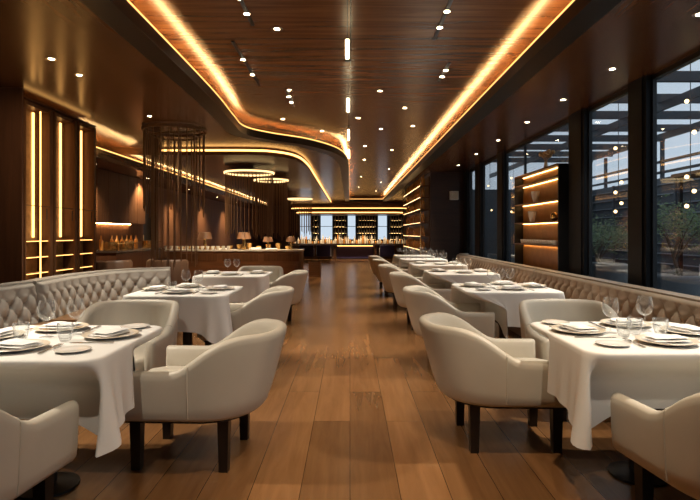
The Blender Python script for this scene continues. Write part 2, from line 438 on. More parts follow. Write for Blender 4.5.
def seat_mesh():
    m = MB(); ins = TH - .004
    def ring(d, z, bulge=0):
        pts = []
        for p, n in zip(SP, SN):
            q = Vector(p) - n * (ins + d); pts.append((min(q.x, .375 - d), q.y, z))
        pts = [pts[0]] + pts[1:]
        k = len(pts)
        a = pts[-1]; b = pts[0]
        for i in range(1, 8):
            t = i / 8; pts.append((.375 - d + .075 * min(1, 3.2 * math.sin(PI * t)) ** .6, a[1] + (b[1] - a[1]) * t, z))
        return pts
    rows = [ring(.02, ZB), ring(0, ZB + .01), ring(0, .44), ring(.006, .462), ring(.022, .474), ring(.09, .482), ring(.18, .485)]
    b = m.quadgrid(rows, closed_u=True); k = len(rows[0])
    m.f.append(tuple(range(b + (len(rows) - 1) * k, b + len(rows) * k))); m.f.append(tuple(reversed(range(b, b + k))))
    return m
def leg_mesh(x, y):
    m = MB(); a, c = .033, .026
    rows = [[(x - c, y - c, 0), (x + c, y - c, 0), (x + c, y + c, 0), (x - c, y + c, 0)], [(x - a, y - a, ZB - .02), (x + a, y - a, ZB - .02), (x + a, y + a, ZB - .02), (x - a, y + a, ZB - .02)]]
    b = m.quadgrid(rows, closed_u=True); m.f.append((b + 3, b + 2, b + 1, b)); m.f.append((b + 4, b + 5, b + 6, b + 7))
    return m
def make_chair(label, group, fabric='leather'):
    t = thing('tub_chair', label, 'chair', group=group); t.scale = (.94, .94, .94)
    shell_mesh().build('shell', fabric, t, True, angle=60)
    seat_mesh().build('seat', fabric, t, True, angle=50)
    pts = [p for p in inner_outline(.055)]
    MB().prism(pts, ZB - .022, ZB - .006).build('base', 'leg', t)
    for x, y in ((-.19, -.25), (-.19, .25), (.33, -.24), (.33, .24)):
        leg_mesh(x, y).build('leg', 'leg', t)
    for i in (7, len(SP) - 8):
        s = section(SP[i], SN[i]); c = Vector((sum(q[0] for q in s) / len(s), sum(q[1] for q in s) / len(s), 0))
        MB().tube([tuple(Vector(q) + Vector((0, .001 * (1 if q[1] > 0 else -1), .001 * (z > 10)))) for z, q in enumerate(s[3:17])], .0035, 5).build('seam', fabric, t, True, angle=0)
    return t
GL, GR = 'tub chairs at the left tables', 'tub chairs at the right tables'
chair0 = make_chair('', GR)
chairs = []
def chair(x, y, deg, label, group, sc_=1):
    if not chairs: c = chair0; c.location = (x, y, 0); c.rotation_euler = (0, 0, R(deg)); c['label'] = label; c['group'] = group
    else: c = dup(chair0, (x, y, 0), R(deg), label, group)
    chairs.append(c); return c
ORD = ['nearest', 'second', 'third', 'fourth', 'fifth', 'sixth']
RT = [2.96, 5.55, 7.75, 9.8, 11.7, 13.4]      # right tables (depth of their centres)
RC = [3.50, 5.47, 7.60, 9.5, 11.5, 13.2]      # their aisle chairs
RX = [.92, 1.00, 1.02, .96, .94, .92]
LT = [2.82, 5.25, 7.4]
LC = [3.25, 5.45, 7.92]
LX = [-.855, -1.03, -1.08]
TXL = 1.55; TX = 1.55; TS = .90
for i in range(6):
    chair(RX[i], RC[i], random.uniform(-3, 3), 'cream leather tub chair on the aisle side of the %s right-hand table' % ORD[i], GR)
for i in range(3):
    chair(LX[i], LC[i], 180 + random.uniform(-3, 3), 'cream leather tub chair on the aisle side of the %s left-hand table' % ORD[i], GL)
chair(1.61, 2.24, 97, 'cream tub chair seen from behind at the near edge of the nearest right-hand table', GR)
chair(-1.60, 2.12, 83, 'cream tub chair seen from behind at the near edge of the nearest left-hand table', GL)
chair(1.70, 4.14, -90, 'cream tub chair facing the camera behind the nearest right-hand table', GR)
chair(-1.70, 4.10, -90, 'cream tub chair facing the camera behind the nearest left-hand table', GL)
chair(-1.45, 8.78, -88, 'cream tub chair facing the camera behind the third left-hand table', GL)

# ------------------------------------------------------------------ tables and cloths
def rrect(sx, sy, r, step=.018):
    pts = []; nrm = []; cw = []
    per = []
    def seg(p, q, n):
        L = (Vector(q) - Vector(p)).length; k = max(2, int(L / step))
        for i in range(k): per.append((Vector(p).lerp(Vector(q), i / k), Vector(n)))
    a, b = sx / 2, sy / 2
    def arc(cx, cy, a0):
        k = max(6, int(r * PI / 2 / step * 1.6))
        for i in range(k):
            t = a0 + PI / 2 * i / k; n = Vector((math.cos(t), math.sin(t))); per.append((Vector((cx, cy)) + n * r, n))
    seg((-a + r, -b), (a - r, -b), (0, -1)); arc(a - r, -b + r, -PI / 2)
    seg((a, -b + r), (a, b - r), (1, 0)); arc(a - r, b - r, 0)
    seg((a - r, b), (-a + r, b), (0, 1)); arc(-a + r, b - r, PI / 2)
    seg((-a, b - r), (-a, -b + r), (-1, 0)); arc(-a + r, -b + r, PI)
    return per
def cloth(cx, cy, clamps, ph):
    per = rrect(TS, TS, .085); n = len(per)
    s = [0]
    for i in range(1, n): s.append(s[-1] + (per[i][0] - per[i - 1][0]).length)
    corners = [Vector((sx * TS / 2, sy * TS / 2)) for sx in (-1, 1) for sy in (-1, 1)]
    rnd = random.Random(ph)
    zt = .752; rows = []
    for k in (.02, .35, .7, .93, .985):
        rows.append([(p.x * k, p.y * k, zt) for p, _ in per])
    rows.append([(p.x + q.x * .004, p.y + q.y * .004, zt - .003) for p, q in per])
    rows.append([(p.x + q.x * .010, p.y + q.y * .010, zt - .013) for p, q in per])
    K = 16; ph1 = rnd.uniform(0, 6); ph2 = rnd.uniform(0, 6)
    for k in range(1, K + 1):
        t = k / K; row = []
        for i, (p, q) in enumerate(per):
            d = min((p - c).length for c in corners); cw = math.exp(-(d / .15) ** 2)
            u = s[i]
            hem = .435 - .115 * cw + .006 * math.sin(u * 9 + ph2)
            z = zt - .013 + (hem - zt + .013) * t
            off = .010 + t * (.012 + .055 * cw)
            off += t ** 1.2 * (.030 * cw * math.cos(2 * PI * u / .125 + ph1) + .007 * (1 - cw) * math.sin(2 * PI * u / .19 + ph2) + .005 * math.sin(2 * PI * u / .43 + ph1))
            row.append((p.x + q.x * off, p.y + q.y * off, z))
        rows.append(row)
    out = []
    for row in rows:
        r2 = []
        for (x, y, z) in row:
            X, Y = cx + x, cy + y
            for (ax, sg, lim, lo, hi) in clamps:
                c = Y if ax == 0 else X
                w = sstep(lo - .07, lo, c) * (1 - sstep(hi, hi + .07, c)) * (1 - sstep(.58, .742, z))
                if w > 0:
                    if ax == 0: X = X + w * ((max(X, lim) if sg > 0 else min(X, lim)) - X)
                    else: Y = Y + w * ((max(Y, lim) if sg > 0 else min(Y, lim)) - Y)
            r2.append((X - cx, Y - cy, z))
        out.append(r2)
    m = MB(); b = m.quadgrid(out, closed_u=True)
    m.f.append(tuple(range(b, b + n)))
    return m
def make_table(label, group):
    t = thing('dining_table', label, 'table', group=group)
    MB().prism([(p.x * .90, p.y * .90) for p, _ in rrect(TS, TS, .085, .06)], .718, .749).build('table_top', 'panel', t)
    MB().cyl((0, 0, .03), (0, 0, .715), .045, n=16).build('pedestal', 'black', t, True)
    MB().lathe([(.001, 0), (.15, 0), (.15, .012), (.06, .03), (.001, .03)], 28).build('foot', 'black', t, True)
    return t
GT = 'square dining tables under white cloths'
table0 = make_table('', GT)
TABLES = []
def put_table(x, y, desc, clamps, i):
    lab = 'square pedestal table hidden under the cloth of the %s table' % desc
    if not TABLES: t = table0; t.location = (x, y, 0); t['label'] = lab
    else: t = dup(table0, (x, y, 0), 0, lab)
    o = cloth(x, y, clamps, i * 3 + 1).build('tablecloth', 'linen', None, True, (x, y, 0), angle=0)
    tag(o, 'white linen tablecloth hanging over the %s table' % desc, 'tablecloth', 'white tablecloths')
    TABLES.append((x, y, desc))
for i, y in enumerate(RT):
    cl = [(0, 1, RX[i] + .445, RC[i] - .43, RC[i] + .43)]
    if i == 0: cl += [(1, 1, 2.69, 1.16, 2.06)]
    put_table(TX, y, ORD[i] + ' right-hand', cl, i)
for i, y in enumerate(LT):
    cl = [(0, -1, LX[i] - .445, LC[i] - .43, LC[i] + .43)]
    if i == 0: cl += [(1, 1, 2.57, -2.05, -1.15)]
    put_table(-TXL, y, ORD[i] + ' left-hand', cl, 10 + i)

# tableware prototypes
ZT = .7535
def make_charger():
    t = thing('charger_plate', '', 'plate')
    MB().lathe([(.001, .002), (.085, .002), (.090, .004), (.112, .011), (.112, .014), (.088, .008), (.001, .007)], 40).build('well', 'china', t, True)
    MB().lathe([(.1121, .011), (.138, .016), (.141, .018), (.138, .020), (.1121, .0142)], 40).build('rim', 'rim', t, True)
    return t
def make_napkin():
    t = thing('folded_napkin', '', 'napkin')
    def pad(a, b, z0, h, sh):
        m = MB(); rows = []
        N1, N2 = 14, 10
        for side in (1, -1):
            rr = []
            for i in range(N1 + 1):
                u = -1 + 2 * i / N1; r = []
                for j in range(N2 + 1):
                    v = -1 + 2 * j / N2
                    e = (1 - abs(u) ** 6) * (1 - abs(v) ** 6)
                    z = z0 + h / 2 + side * h / 2 * e ** .5 + (.004 * math.sin(3 * u + 2 * v + sh) * e if side > 0 else 0)
                    r.append((u * a + .05 * v * b, v * b + .06 * u * a, z))
                rr.append(r)
            m.quadgrid(rr, flip=side < 0)
        return m
    pad(.095, .062, .0145, .012, 0).build('fold', 'napkin', t, True, angle=70)
    pad(.088, .054, .0268, .012, 1.5).build('fold', 'napkin', t, True, angle=70)
    return t
def make_side():
    o = MB().lathe([(.001, .001), (.045, .001), (.05, .003), (.078, .010), (.080, .012), (.077, .013), (.05, .006), (.001, .005)], 32).build('side_plate', 'china', None, True)
    return tag(o, '', 'plate')
def blade(prof, name, th=.0022, rise=None):
    """flat cutlery outline along +y, thickness th; rise(y) bends it"""
    m = MB(); L = []; Rr = []
    rows = []
    for (y, w0, w1) in prof:
        z = rise(y) if rise else 0
        rows.append([(w0, y, z + .0006), (w1, y, z + .0006), (w1, y, z + .0006 + th), (w0, y, z + .0006 + th)])
    b = m.quadgrid(rows, closed_u=True); n = len(rows)
    m.f.append((b + 3, b + 2, b + 1, b)); m.f.append(tuple(b + (n - 1) * 4 + i for i in range(4)))
    return m
def make_knife():
    t = thing('table_knife', '', 'cutlery')
    blade([(-.105, -.006, .006), (-.10, -.009, .009), (-.03, -.006, .006), (-.003, -.005, .005)], 'h', .0045).build('handle', 'steel', t)
    blade([(-.003, -.004, .004), (.01, -.007, .009), (.06, -.007, .0105), (.095, -.006, .008), (.112, -.005, .0)], 'b', .0016).build('blade', 'steel', t)
    return t
def make_fork():
    t = thing('table_fork', '', 'cutlery')
    blade([(-.10, -.006, .006), (-.09, -.009, .009), (-.02, -.004, .004), (.03, -.0035, .0035), (.042, -.010, .010), (.055, -.012, .012)], 'h', .003, lambda y: .004 * sstep(-.02, .05, y)).build('handle', 'steel', t)
    for k in range(4):
        x = -.0105 + k * .007
        blade([(.055, x - .0018, x + .0018), (.098, x - .0014, x + .0014)], 't', .002, lambda y: .004 + .003 * sstep(.055, .1, y)).build('tine', 'steel', t)
    return t
def make_wine():
    t = thing('wine_glass', '', 'glass')
    MB().lathe([(.004, .085), (.012, .087), (.028, .096), (.040, .115), (.043, .138), (.040, .162), (.034, .185), (.0325, .192)], 28).build('bowl', 'glass', t, True, angle=0)
    MB().lathe([(.007, .003), (.004, .012), (.0032, .05), (.004, .085)], 12).build('stem', 'glass', t, True, angle=0)
    MB().lathe([(.001, .0035), (.008, .003), (.034, .0012), (.035, .0005), (.001, .0004)], 28).build('foot', 'glass', t, True, angle=0)
    return t
def make_tumbler():
    o = MB().lathe([(.001, .001), (.024, .001), (.028, .006), (.036, .04), (.039, .07), (.037, .088), (.0355, .088), (.037, .07), (.034, .04), (.026, .010), (.001, .008)], 26).build('water_tumbler', 'glass', None, True, angle=0)
    return tag(o, '', 'glass')
PROTO = {'charger': make_charger(), 'napkin': make_napkin(), 'side': make_side(), 'knife': make_knife(), 'fork': make_fork(), 'wine': make_wine(), 'tumbler': make_tumbler()}
USED = {k: 0 for k in PROTO}
GRP = {'charger': 'charger plates', 'napkin': 'folded napkins', 'side': 'side plates', 'knife': 'table knives', 'fork': 'table forks', 'wine': 'wine glasses', 'tumbler': 'water tumblers'}
LOOK = {'charger': 'white charger plate with beige rim', 'napkin': 'folded white napkin on the plate', 'side': 'small white side plate', 'knife': 'steel table knife', 'fork': 'steel table fork', 'wine': 'clear stemmed wine glass', 'tumbler': 'clear water tumbler'}
def ware(k, x, y, z, rot, label):
    p = PROTO[k]
    if USED[k] == 0:
        o = p; o.location = (x, y, z); o.rotation_euler = (0, 0, R(rot)); o['label'] = label
    else: o = dup(p, (x, y, z), R(rot), label)
    o['group'] = GRP[k]; USED[k] += 1
    return o
SIDE = {'N': 'near side', 'F': 'far side', 'A': 'aisle side', 'B': 'banquette side'}
PL = {'N': (.02, -.23, 90), 'F': (.08, .29, -90), 'A': (-.29, .08, 0), 'B': (.30, .04, 180)}
def setting(cx, cy, desc, sgn, who, extra, glasses, cutlery=True):
    P = lambda u, v: (cx + sgn * u, cy + v)
    for s in who:
        u, v, a = PL[s]; X, Y = P(u, v)
        where = 'at the %s of the %s table' % (SIDE[s], desc)
        ware('charger', X, Y, ZT, random.uniform(0, 90), LOOK['charger'] + ' ' + where)
        ware('napkin', X, Y, ZT, (0 if s in 'NF' else 90) + random.uniform(-12, 12) + 12 * sgn, LOOK['napkin'] + ' ' + where)
        if not cutlery: continue
        kn = {'N': (.19, -.24, 0), 'F': (-.09, .29, 180), 'A': (-.27, -.085, -90)}.get(s)
        fk = {'N': (-.145, -.24, 0), 'F': (.25, .335, 180), 'A': (-.29, .243, -90), 'B': (.30, -.125, 90)}.get(s)
        if kn: X, Y = P(kn[0], kn[1]); ware('knife', X, Y, ZT, kn[2] * sgn if s in 'AB' else kn[2], LOOK['knife'] + ' beside the plate ' + where)
        if fk: X, Y = P(fk[0], fk[1]); ware('fork', X, Y, ZT, fk[2] * sgn if s in 'AB' else fk[2], LOOK['fork'] + ' beside the plate ' + where)
    for (s, u, v) in extra:
        X, Y = P(u, v)
        ware('side', X, Y, ZT, 0, LOOK['side'] + ' at the %s of the %s table' % (SIDE[s], desc))
    for n, (k, u, v, where) in enumerate(glasses):
        X, Y = P(u, v); ware(k, X, Y, ZT, random.uniform(0, 90), LOOK[k] + ' %s of the %s table' % (where, desc))
EX = [('N', -.27, -.28), ('F', -.31, .355)]
setting(TX, RT[0], ORD[0] + ' right-hand', 1, 'NAFB', EX,
        [('wine', -.12, .06, 'at the aisle side of the centre'), ('wine', .10, .12, 'at the banquette side of the centre'), ('tumbler', -.10, -.045, 'just left of the centre'), ('tumbler', .115, -.01, 'just right of the centre'), ('tumbler', -.01, .015, 'in the very centre')])
setting(-TXL, LT[0], ORD[0] + ' left-hand', -1, 'NAFB', EX,
        [('wine', .05, .08, 'in the middle'), ('tumbler', -.10, -.02, 'on the aisle side of the middle'), ('tumbler', .13, -.01, 'on the banquette side of the middle'), ('wine', -.07, .15, 'behind the middle')])
setting(TX, RT[1], ORD[1] + ' right-hand', 1, 'NAFB', EX[:1],
        [('wine', -.13, -.02, 'leftmost of three at the centre'), ('wine', -.03, .0, 'middle of three at the centre'), ('wine', .07, .02, 'rightmost of three at the centre')])
setting(-TXL, LT[1], ORD[1] + ' left-hand', -1, 'NAFB', EX[:1],
        [('wine', -.10, .02, 'on the aisle side of the middle'), ('wine', .03, .05, 'in the middle'), ('tumbler', .12, -.08, 'on the banquette side of the middle')])
setting(-TXL, LT[2], ORD[2] + ' left-hand', -1, 'NAB', [], [('wine', .12, .1, 'left of the pair in the middle'), ('wine', -.0, .12, 'right of the pair in the middle')])
setting(TX, RT[2], ORD[2] + ' right-hand', 1, 'NAB', [], [('wine', -.05, .1, 'leftmost of three at the back'), ('wine', .06, .12, 'middle of three at the back'), ('wine', .16, .2, 'rightmost of three at the back')], False)
setting(TX, RT[3], ORD[3] + ' right-hand', 1, 'NAB', [], [('wine', -.05, .1, 'leftmost of three at the back'), ('wine', .06, .12, 'middle of three at the back'), ('wine', .18, .25, 'rightmost of three at the back')], False)
for i in (4, 5):
    g = [('wine', u, v, 'standing in the dense cluster') for u, v in ((-.3, -.3), (-.15, -.1), (0, .1), (.15, -.2), (-.2, .25), (.28, .1), (.02, -.33), (.2, .32), (.36, -.3), (-.36, .05))]
    setting(TX, RT[i], ORD[i] + ' right-hand', 1, '', [], g, False)

# ------------------------------------------------------------------ banquettes
def banquette(label, path, side, fabric, zt, zs, depth, su=.165, sv=.102):
    """path: plan line of the backrest's front face; side=+1 if the room lies to the left of travel"""
    t = thing('tufted_banquette', label, 'banquette', (0, 0, 0), 0, 'tufted banquettes along the walls')
    # arc length resample
    P = [Vector(p) for p in path]; S = [0]
    for i in range(1, len(P)): S.append(S[-1] + (P[i] - P[i - 1]).length)
    tot = S[-1]; du = .0125; n = int(tot / du)
    def at(s):
        s = min(max(s, 0), tot); k = 0
        lo, hi = 0, len(S) - 1
        while hi - lo > 1:
            mid = (lo + hi) // 2
            if S[mid] <= s: lo = mid
            else: hi = mid
        f = (s - S[lo]) / max(1e-9, S[hi] - S[lo]); return P[lo].lerp(P[hi], f)
    z0 = zs - .05
    rows = []
    for i in range(n + 1):
        s = tot * i / n; p = at(s); d = (at(s + .03) - at(s - .03)).normalized()
        nr = Vector((-d.y, d.x)) * side
        row = []
        vt = zt - .035; NV = 40
        endf = 1.0
        e = min(s, tot - s)
        endr = .05 * (1 - math.sqrt(max(0, 1 - (1 - min(1, e / .05)) ** 2)))
        for j in range(NV + 1):
            z = z0 + (vt - z0) * j / NV
            v = z - (zt - .075)
            a = s / su + v / (2 * sv); b = s / su - v / (2 * sv)
            hgt = (abs(math.sin(PI * a)) * abs(math.sin(PI * b))) ** .32
            da = a - round(a); db = b - round(b)
            pit = math.exp(-((da + db) ** 2 * su * su / 4 * 1.0 + (da - db) ** 2 * sv * sv) / (.022 ** 2))
            top = sstep(0, .02, vt - z)
            mk = 1 - sstep(-.035, .0, v) * .75
            disp = (.042 * hgt - .024 * pit) * mk + .034 * (1 - mk) * .8
            lean = -.05 * (z - z0) / (zt - z0)
            q = p + nr * (disp + lean - endr - .006)
            row.append((q.x, q.y, z))
        # rounded top roll
        for k in range(1, 7):
            ang = PI / 2 * k / 6
            q = p + nr * (.028 - .05 - endr - .045 * (1 - math.cos(ang)) - (.0 if k else 0)); row.append((q.x, q.y, vt + .035 * math.sin(ang)))
        q = p + nr * (-.14); row.append((q.x, q.y, zt)); row.append((q.x, q.y, z0))
        rows.append(row)
    m = MB(); b = m.quadgrid(rows); k = len(rows[0])
    m.f.append(tuple(range(b, b + k))); m.f.append(tuple(reversed(range(b + n * k, b + (n + 1) * k))))
    m.build('backrest', fabric, t, True, angle=60)
    coarse = [tuple(at(tot * i / max(2, int(tot / .08)))) for i in range(max(2, int(tot / .08)) + 1)]
    f = side
    MB().sweep(coarse, [(f * .03, zs - .12), (f * .03, zs - .01), (f * .045, zs), (f * (depth - .02), zs), (f * depth, zs - .02), (f * depth, zs - .10), (f * (depth - .02), zs - .12)]).build('seat', 'seat', t, True, angle=50)
    MB().sweep(coarse, [(f * -.13, 0), (f * -.13, zs - .121), (f * (depth - .06), zs - .121), (f * (depth - .06), 0)]).build('plinth', 'panel', t)
    MB().sweep(coarse, [(f * -.22, 0), (f * -.22, zt + .006), (f * -.21, zt + .016), (f * -.075, zt + .016), (f * -.075, zt + .002), (f * -.142, zt + .002), (f * -.142, 0)]).build('top_rail', fabric, t, True, angle=40)
    return t
banquette('sand tufted banquette under the windows, nearer of the two right-hand runs', [(2.45, 1.2), (2.45, 7.44)], 1, 'tuftR', .80, .50, .36, .185, .108)
banquette('sand tufted banquette under the windows, farther right-hand run ending by the wine wall', smooth_path([(2.45, 7.49), (2.45, 9), (2.45, 11.5), (2.45, 12.5), (2.50, 13.0), (2.66, 13.3)], 8), 1, 'tuftR', .80, .50, .34, .185, .108)
Lp1 = smooth_path([(-2.90, 1.0), (-2.90, 2.2), (-2.92, 3.2), (-2.95, 4.0), (-2.90, 4.6), (-2.84, 5.04)], 10)
Lp2 = smooth_path([(-2.83, 5.10), (-2.87, 5.5), (-2.88, 5.95), (-2.80, 6.45), (-2.58, 6.85), (-2.28, 7.02)], 10)
banquette('grey tufted banquette along the left wall beside the nearest left-hand table', Lp1, -1, 'tuftL', .84, .49, .42)
banquette('curved grey tufted banquette wrapping behind the second left-hand table', Lp2, -1, 'tuftL', .84, .49, .36)

# ------------------------------------------------------------------ ceiling lamps
def make_downlight():
    t = thing('recessed_downlight', '', 'ceiling light')
    MB().lathe([(.0255, -.001), (.047, -.004), (.050, -.001), (.050, .0)], 24).build('trim_ring', 'steel', t, True)
    MB().lathe([(.001, -.0012), (.025, -.0012), (.025, -.0005)], 20).build('lens', 'lens', t)
    return t
dl0 = make_downlight(); dln = 0
def downlight(x, y, z, label, group):
    global dln
    if dln == 0: dl0.location = (x, y, z); dl0['label'] = label; dl0['group'] = group; o = dl0
    else: o = dup(dl0, (x, y, z), 0, label, group)
    dln += 1
    return o
ords = ['nearest', 'second', 'third', 'fourth', 'fifth', 'sixth', 'seventh', 'eighth']
for i, y in enumerate([2.6, 3.9, 5.2, 6.4, 7.7, 9.2, 10.8, 12.6]):
    downlight(2.48, y, SOF, 'small round downlight in the window-side soffit, %s from the camera' % ords[i], 'downlights in the right soffit')
for i, y in enumerate([2.8, 4.9, 5.4, 7.3]):
    downlight(-2.66, y, SOF, 'small round downlight over the left banquette, %s from the camera' % ords[i], 'downlights in the left soffit')
spots_px = [(277, 29), (289, 90), (283, 119), (405, 108), (413, 126), (380, 91), (381, 129), (322, 131), (392, 150), (365, 146), (358, 118)]
nm = ['left of centre near the second ceiling seam', 'near the left curve, third row', 'beside the left curve end', 'right half, middle row', 'right half beside the light cove', 'right half, nearer the centre line', 'right half behind the middle row', 'centre strip left of the tube lamps', 'far right half by the cove', 'far part right of the tube lamps', 'close to the hanging tube lamps']
TRAYPTS = []
for (px, py), w in zip(spots_px, nm):
    k = (233 - py) / (TRAY - 1.3); y = 550 / k; x = (px - 350) / k
    downlight(x, y, TRAY, 'round downlight in the raised ceiling, %s' % w, 'downlights in the raised ceiling'); TRAYPTS.append((x, y))
for i, y in enumerate([13.5, 15.5, 17.5, 19.5, 21.5, 23.5]):
    downlight(.35 + .75 * (i % 2), y, TRAY, 'tiny downlight far along the raised ceiling strip', 'far downlights in the raised ceiling')
def track(x, y0, y1, label):
    t = thing('ceiling_track', label, 'ceiling light', (x, (y0 + y1) / 2, TRAY), 0, 'dark track lights in the raised ceiling')
    h = (y1 - y0) / 2
    MB().box(-.014, .014, -h, h, -.012, 0).build('track', 'black', t)
    for k in (-.35, .35):
        c = MB().cyl((0, h * k, -.0121), (0, h * k, -.018), .030, .030, 16).build('lamp_head', 'black', t, True)
        MB().cyl((0, h * k, -.0181), (0, h * k, -.0205), .023, n=16).build('lens', 'lens', c)
        TRAYPTS.append((x, (y0 + y1) / 2 + h * k))
track(-.84, 3.9, 4.75, 'dark ceiling track with two lamps, nearest on the left of the raised ceiling')
track(-1.10, 5.15, 6.7, 'long dark ceiling track with two lamps beside the left light cove')
track(-.80, 6.9, 7.8, 'dark ceiling track with two lamps, farthest on the left of the raised ceiling')
track(.78, 4.1, 5.1, 'dark ceiling track with two lamps, nearest on the right of the raised ceiling')
track(1.05, 5.8, 6.5, 'short dark ceiling track with two lamps beside the right light cove')
for i, y in enumerate([4.0, 5.75, 7.5, 9.3]):
    t = thing('tube_pendant', 'slim glowing tube pendant on a thin cord, %s along the centre line' % ords[i], 'pendant light', (-.02, y, TRAY), 0, 'slim tube pendants on the centre line')
    MB().cyl((0, 0, -.001), (0, 0, -.006), .03, n=14).build('canopy', 'black', t)
    MB().cyl((0, 0, -.005), (0, 0, -.38), .002, n=6).build('cord', 'black', t)
    MB().cyl((0, 0, -.38), (0, 0, -.395), .014, n=12).build('cap', 'brass', t)
    MB().cyl((0, 0, -.395), (0, 0, -.53), .0135, n=12).build('tube', 'tube', t)

# ring chandeliers with hanging rods
def chandelier(label, x, y, zc, zr, R1, rods, zlo, glow, n=40):
    t = thing('rod_chandelier', label, 'chandelier', (x, y, zc), 0, 'rod chandeliers over the lounge')
    def ring(r, z, h, w):
        return MB().lathe([(r - w, z), (r, z), (r, z + h), (r - w, z + h), (r - w, z)], 48)
    rr = ring(R1, zr - zc, .035, .03).build('ring', 'rod' if not glow else 'ringglow', t)
    if not glow:
        ring(R1 * .72, zr - zc - .08, .02, .02).build('inner_ring', 'rod', t)
        for a in range(4):
            c, s_ = math.cos(a * PI / 2 + .4), math.sin(a * PI / 2 + .4)
            MB().cyl((c * R1 * .68, s_ * R1 * .68, zr - zc - .07), (c * (R1 - .01), s_ * (R1 - .01), zr - zc + .01), .006, n=6).build('spoke', 'rod', t)
    else:
        MB().lathe([(.001, zr - zc + .0355), (R1 + .02, zr - zc + .0355), (R1 + .02, zr - zc + .05), (.001, zr - zc + .05)], 48).build('top_plate', 'rod', t)
    for a in range(3):
        c, s_ = math.cos(a * 2.1), math.sin(a * 2.1)
        MB().cyl((c * (R1 - .02), s_ * (R1 - .02), zr - zc + .03), (c * (R1 - .02), s_ * (R1 - .02), 0), .003, n=5).build('hanger', 'black', t)
    proto = None
    for k in range(rods):
        a = 2 * PI * k / rods; rad = R1 * (.70 if (not glow and k % 2) else .93)
        zl = zlo + (.22 * ((k * 7) % 5) / 5) + (0 if (k % 2 or glow) else .75)
        L = zr - zl - (.08 if (not glow and k % 2) else 0); top = zr - zc - (.08 if (not glow and k % 2) else 0)
        if proto is None: proto = MB().cyl((0, 0, 0), (0, 0, -1), .009, n=6).build('rod', 'rod', t); o = proto
        else: o = proto.copy(); COL.objects.link(o); o.parent = t
        o.location = (rad * math.cos(a), rad * math.sin(a), top); o.scale = (1, 1, L)
    return t
chandelier('tall dark ring chandelier of hanging rods behind the curved left banquette', -2.6, 8.15, SOF, 2.80, .46, 44, .78, False)
chandelier('glowing ring chandelier of bronze rods, nearer and larger of the two lit ones', -2.18, 11.9, SOF - .13, 2.58, .54, 40, 1.20, True)
chandelier('glowing ring chandelier of bronze rods, farther and smaller of the two lit ones', -1.92, 13.4, SOF - .13, 2.56, .42, 34, 1.12, True)
chandelier('small glowing ring chandelier far behind at the end of the stone counter', -1.75, 19.0, SOF - .13, 2.45, .45, 30, 1.2, True)

# ------------------------------------------------------------------ lit display cabinets on the left
bays = [(5.90, 6.46), (6.50, 7.04), (7.08, 7.56)]
bn = ['nearest', 'middle', 'farthest']
for i, (a, b) in enumerate(bays):
    t = thing('display_cabinet', 'lit bronze display cabinet with dark fins, %s of three in the left wall' % bn[i], 'cabinet', (-3.575, (a + b) / 2, 0), 0, 'lit display cabinets in the left wall')
    h = (b - a) / 2; w = .085
    MB().box(-w, -w + .02, -h, h, 0, 2.74).build('back_panel', 'bronze', t)
    MB().box(-w, w, -h, -h + .03, 0, 2.74).build('side_panel', 'fin', t)
    MB().box(-w, w, h - .06, h, 0, 2.74).build('side_panel', 'fin', t)
    MB().box(-w + .021, w - .02, -h + .031, h - .061, 2.70, 2.74).build('top_panel', 'fin', t)
    MB().box(-w + .021, w - .01, -h + .031, h - .061, 0, .30).build('plinth', 'fin', t)
    for k, z in enumerate((.48, .66, .84, 1.02, 1.20)):
        s_ = MB().box(-w + .021, w - .03, -h + .031, h - .061, z, z + .014).build('shelf', 'bronze', t)
        MB().box(w - .0299, w - .022, -h + .031, h - .061, z + .004, z + .010).build('shelf_light', 'ledsoft', s_)
    y = [.125, .13, .11][i]
    MB().box(-w + .021, -w + .035, y - .014, y + .014, 1.25, 2.68).build('light_strip', 'ledsoft', t)
    if i == 0: MB().box(w - .03, w - .02, .06, .072, .31, 2.68).build('light_strip', 'ledsoft', t)
    MB().box(w - .012, w - .004, -h + .031, h - .061, 1.60, 1.606).build('rail', 'black', t)
    MB().cyl((w - .01, h - .11, 1.45), (w - .01, h - .11, 1.58), .006, n=8).build('handle', 'black', t)
struct(MB().box(-3.97, -3.661, 5.881, 7.7, 0, 2.775).build('wall_left_cabinet', 'panel'))
struct(MB().box(-3.66, -3.50, 5.89, 7.6, 2.76, 2.775).build('trim_20', 'fin'))
struct(MB().box(-3.58, -3.56, 5.92, 7.56, 2.776, 2.80).build('trim_21', 'led'))

# ------------------------------------------------------------------ left kitchen wall, counter and what stands on them
t = thing('wall_cupboard', 'high cupboard of upright wood boards on the left kitchen wall', 'cupboard', (-4.82, 11.3, 0))
for k in range(5):
    MB().rbox(.155, .175, -1.19 + k * .476, -1.19 + (k + 1) * .476 - .01, 1.5, 2.485, .004).build('door', 'fin', t)
MB().box(-.175, .154, -1.2, 1.2, 1.5, 2.495).build('body', 'panel', t)
MB().box(-.16, -.14, -1.15, 1.15, 1.490, 1.4995).build('light_strip', 'ledcove', t)
t = thing('kitchen_counter', 'low dark kitchen counter below the high cupboard', 'counter', (-4.66, 11.5, 0))
MB().box(-.32, .32, -1.3, 1.2, 0, .93).build('body', 'panel', t)
MB().box(-.33, .35, -1.32, 1.2, .931, .97).build('worktop', 'darkstone', t)
def bottle(kind, h, r, name='bottle', m='wine'):
    o = MB().lathe([(.001, 0), (r * .95, 0), (r, .01), (r, h * .60), (r * .85, h * .68), (r * .36, h * .78), (r * .34, h * .97), (r * .40, h * .975), (r * .40, h), (.001, h)], 12).build(name, m, None, True, angle=50)
    return o
def scatter(proto, spots, label, cat, group):
    for i, s in enumerate(spots):
        o = proto if i == 0 else proto.copy()
        if i: COL.objects.link(o)
        o.location = s[:3]
        if len(s) > 3: o.scale = (1, 1, s[3])
        tag(o, label, cat, group)
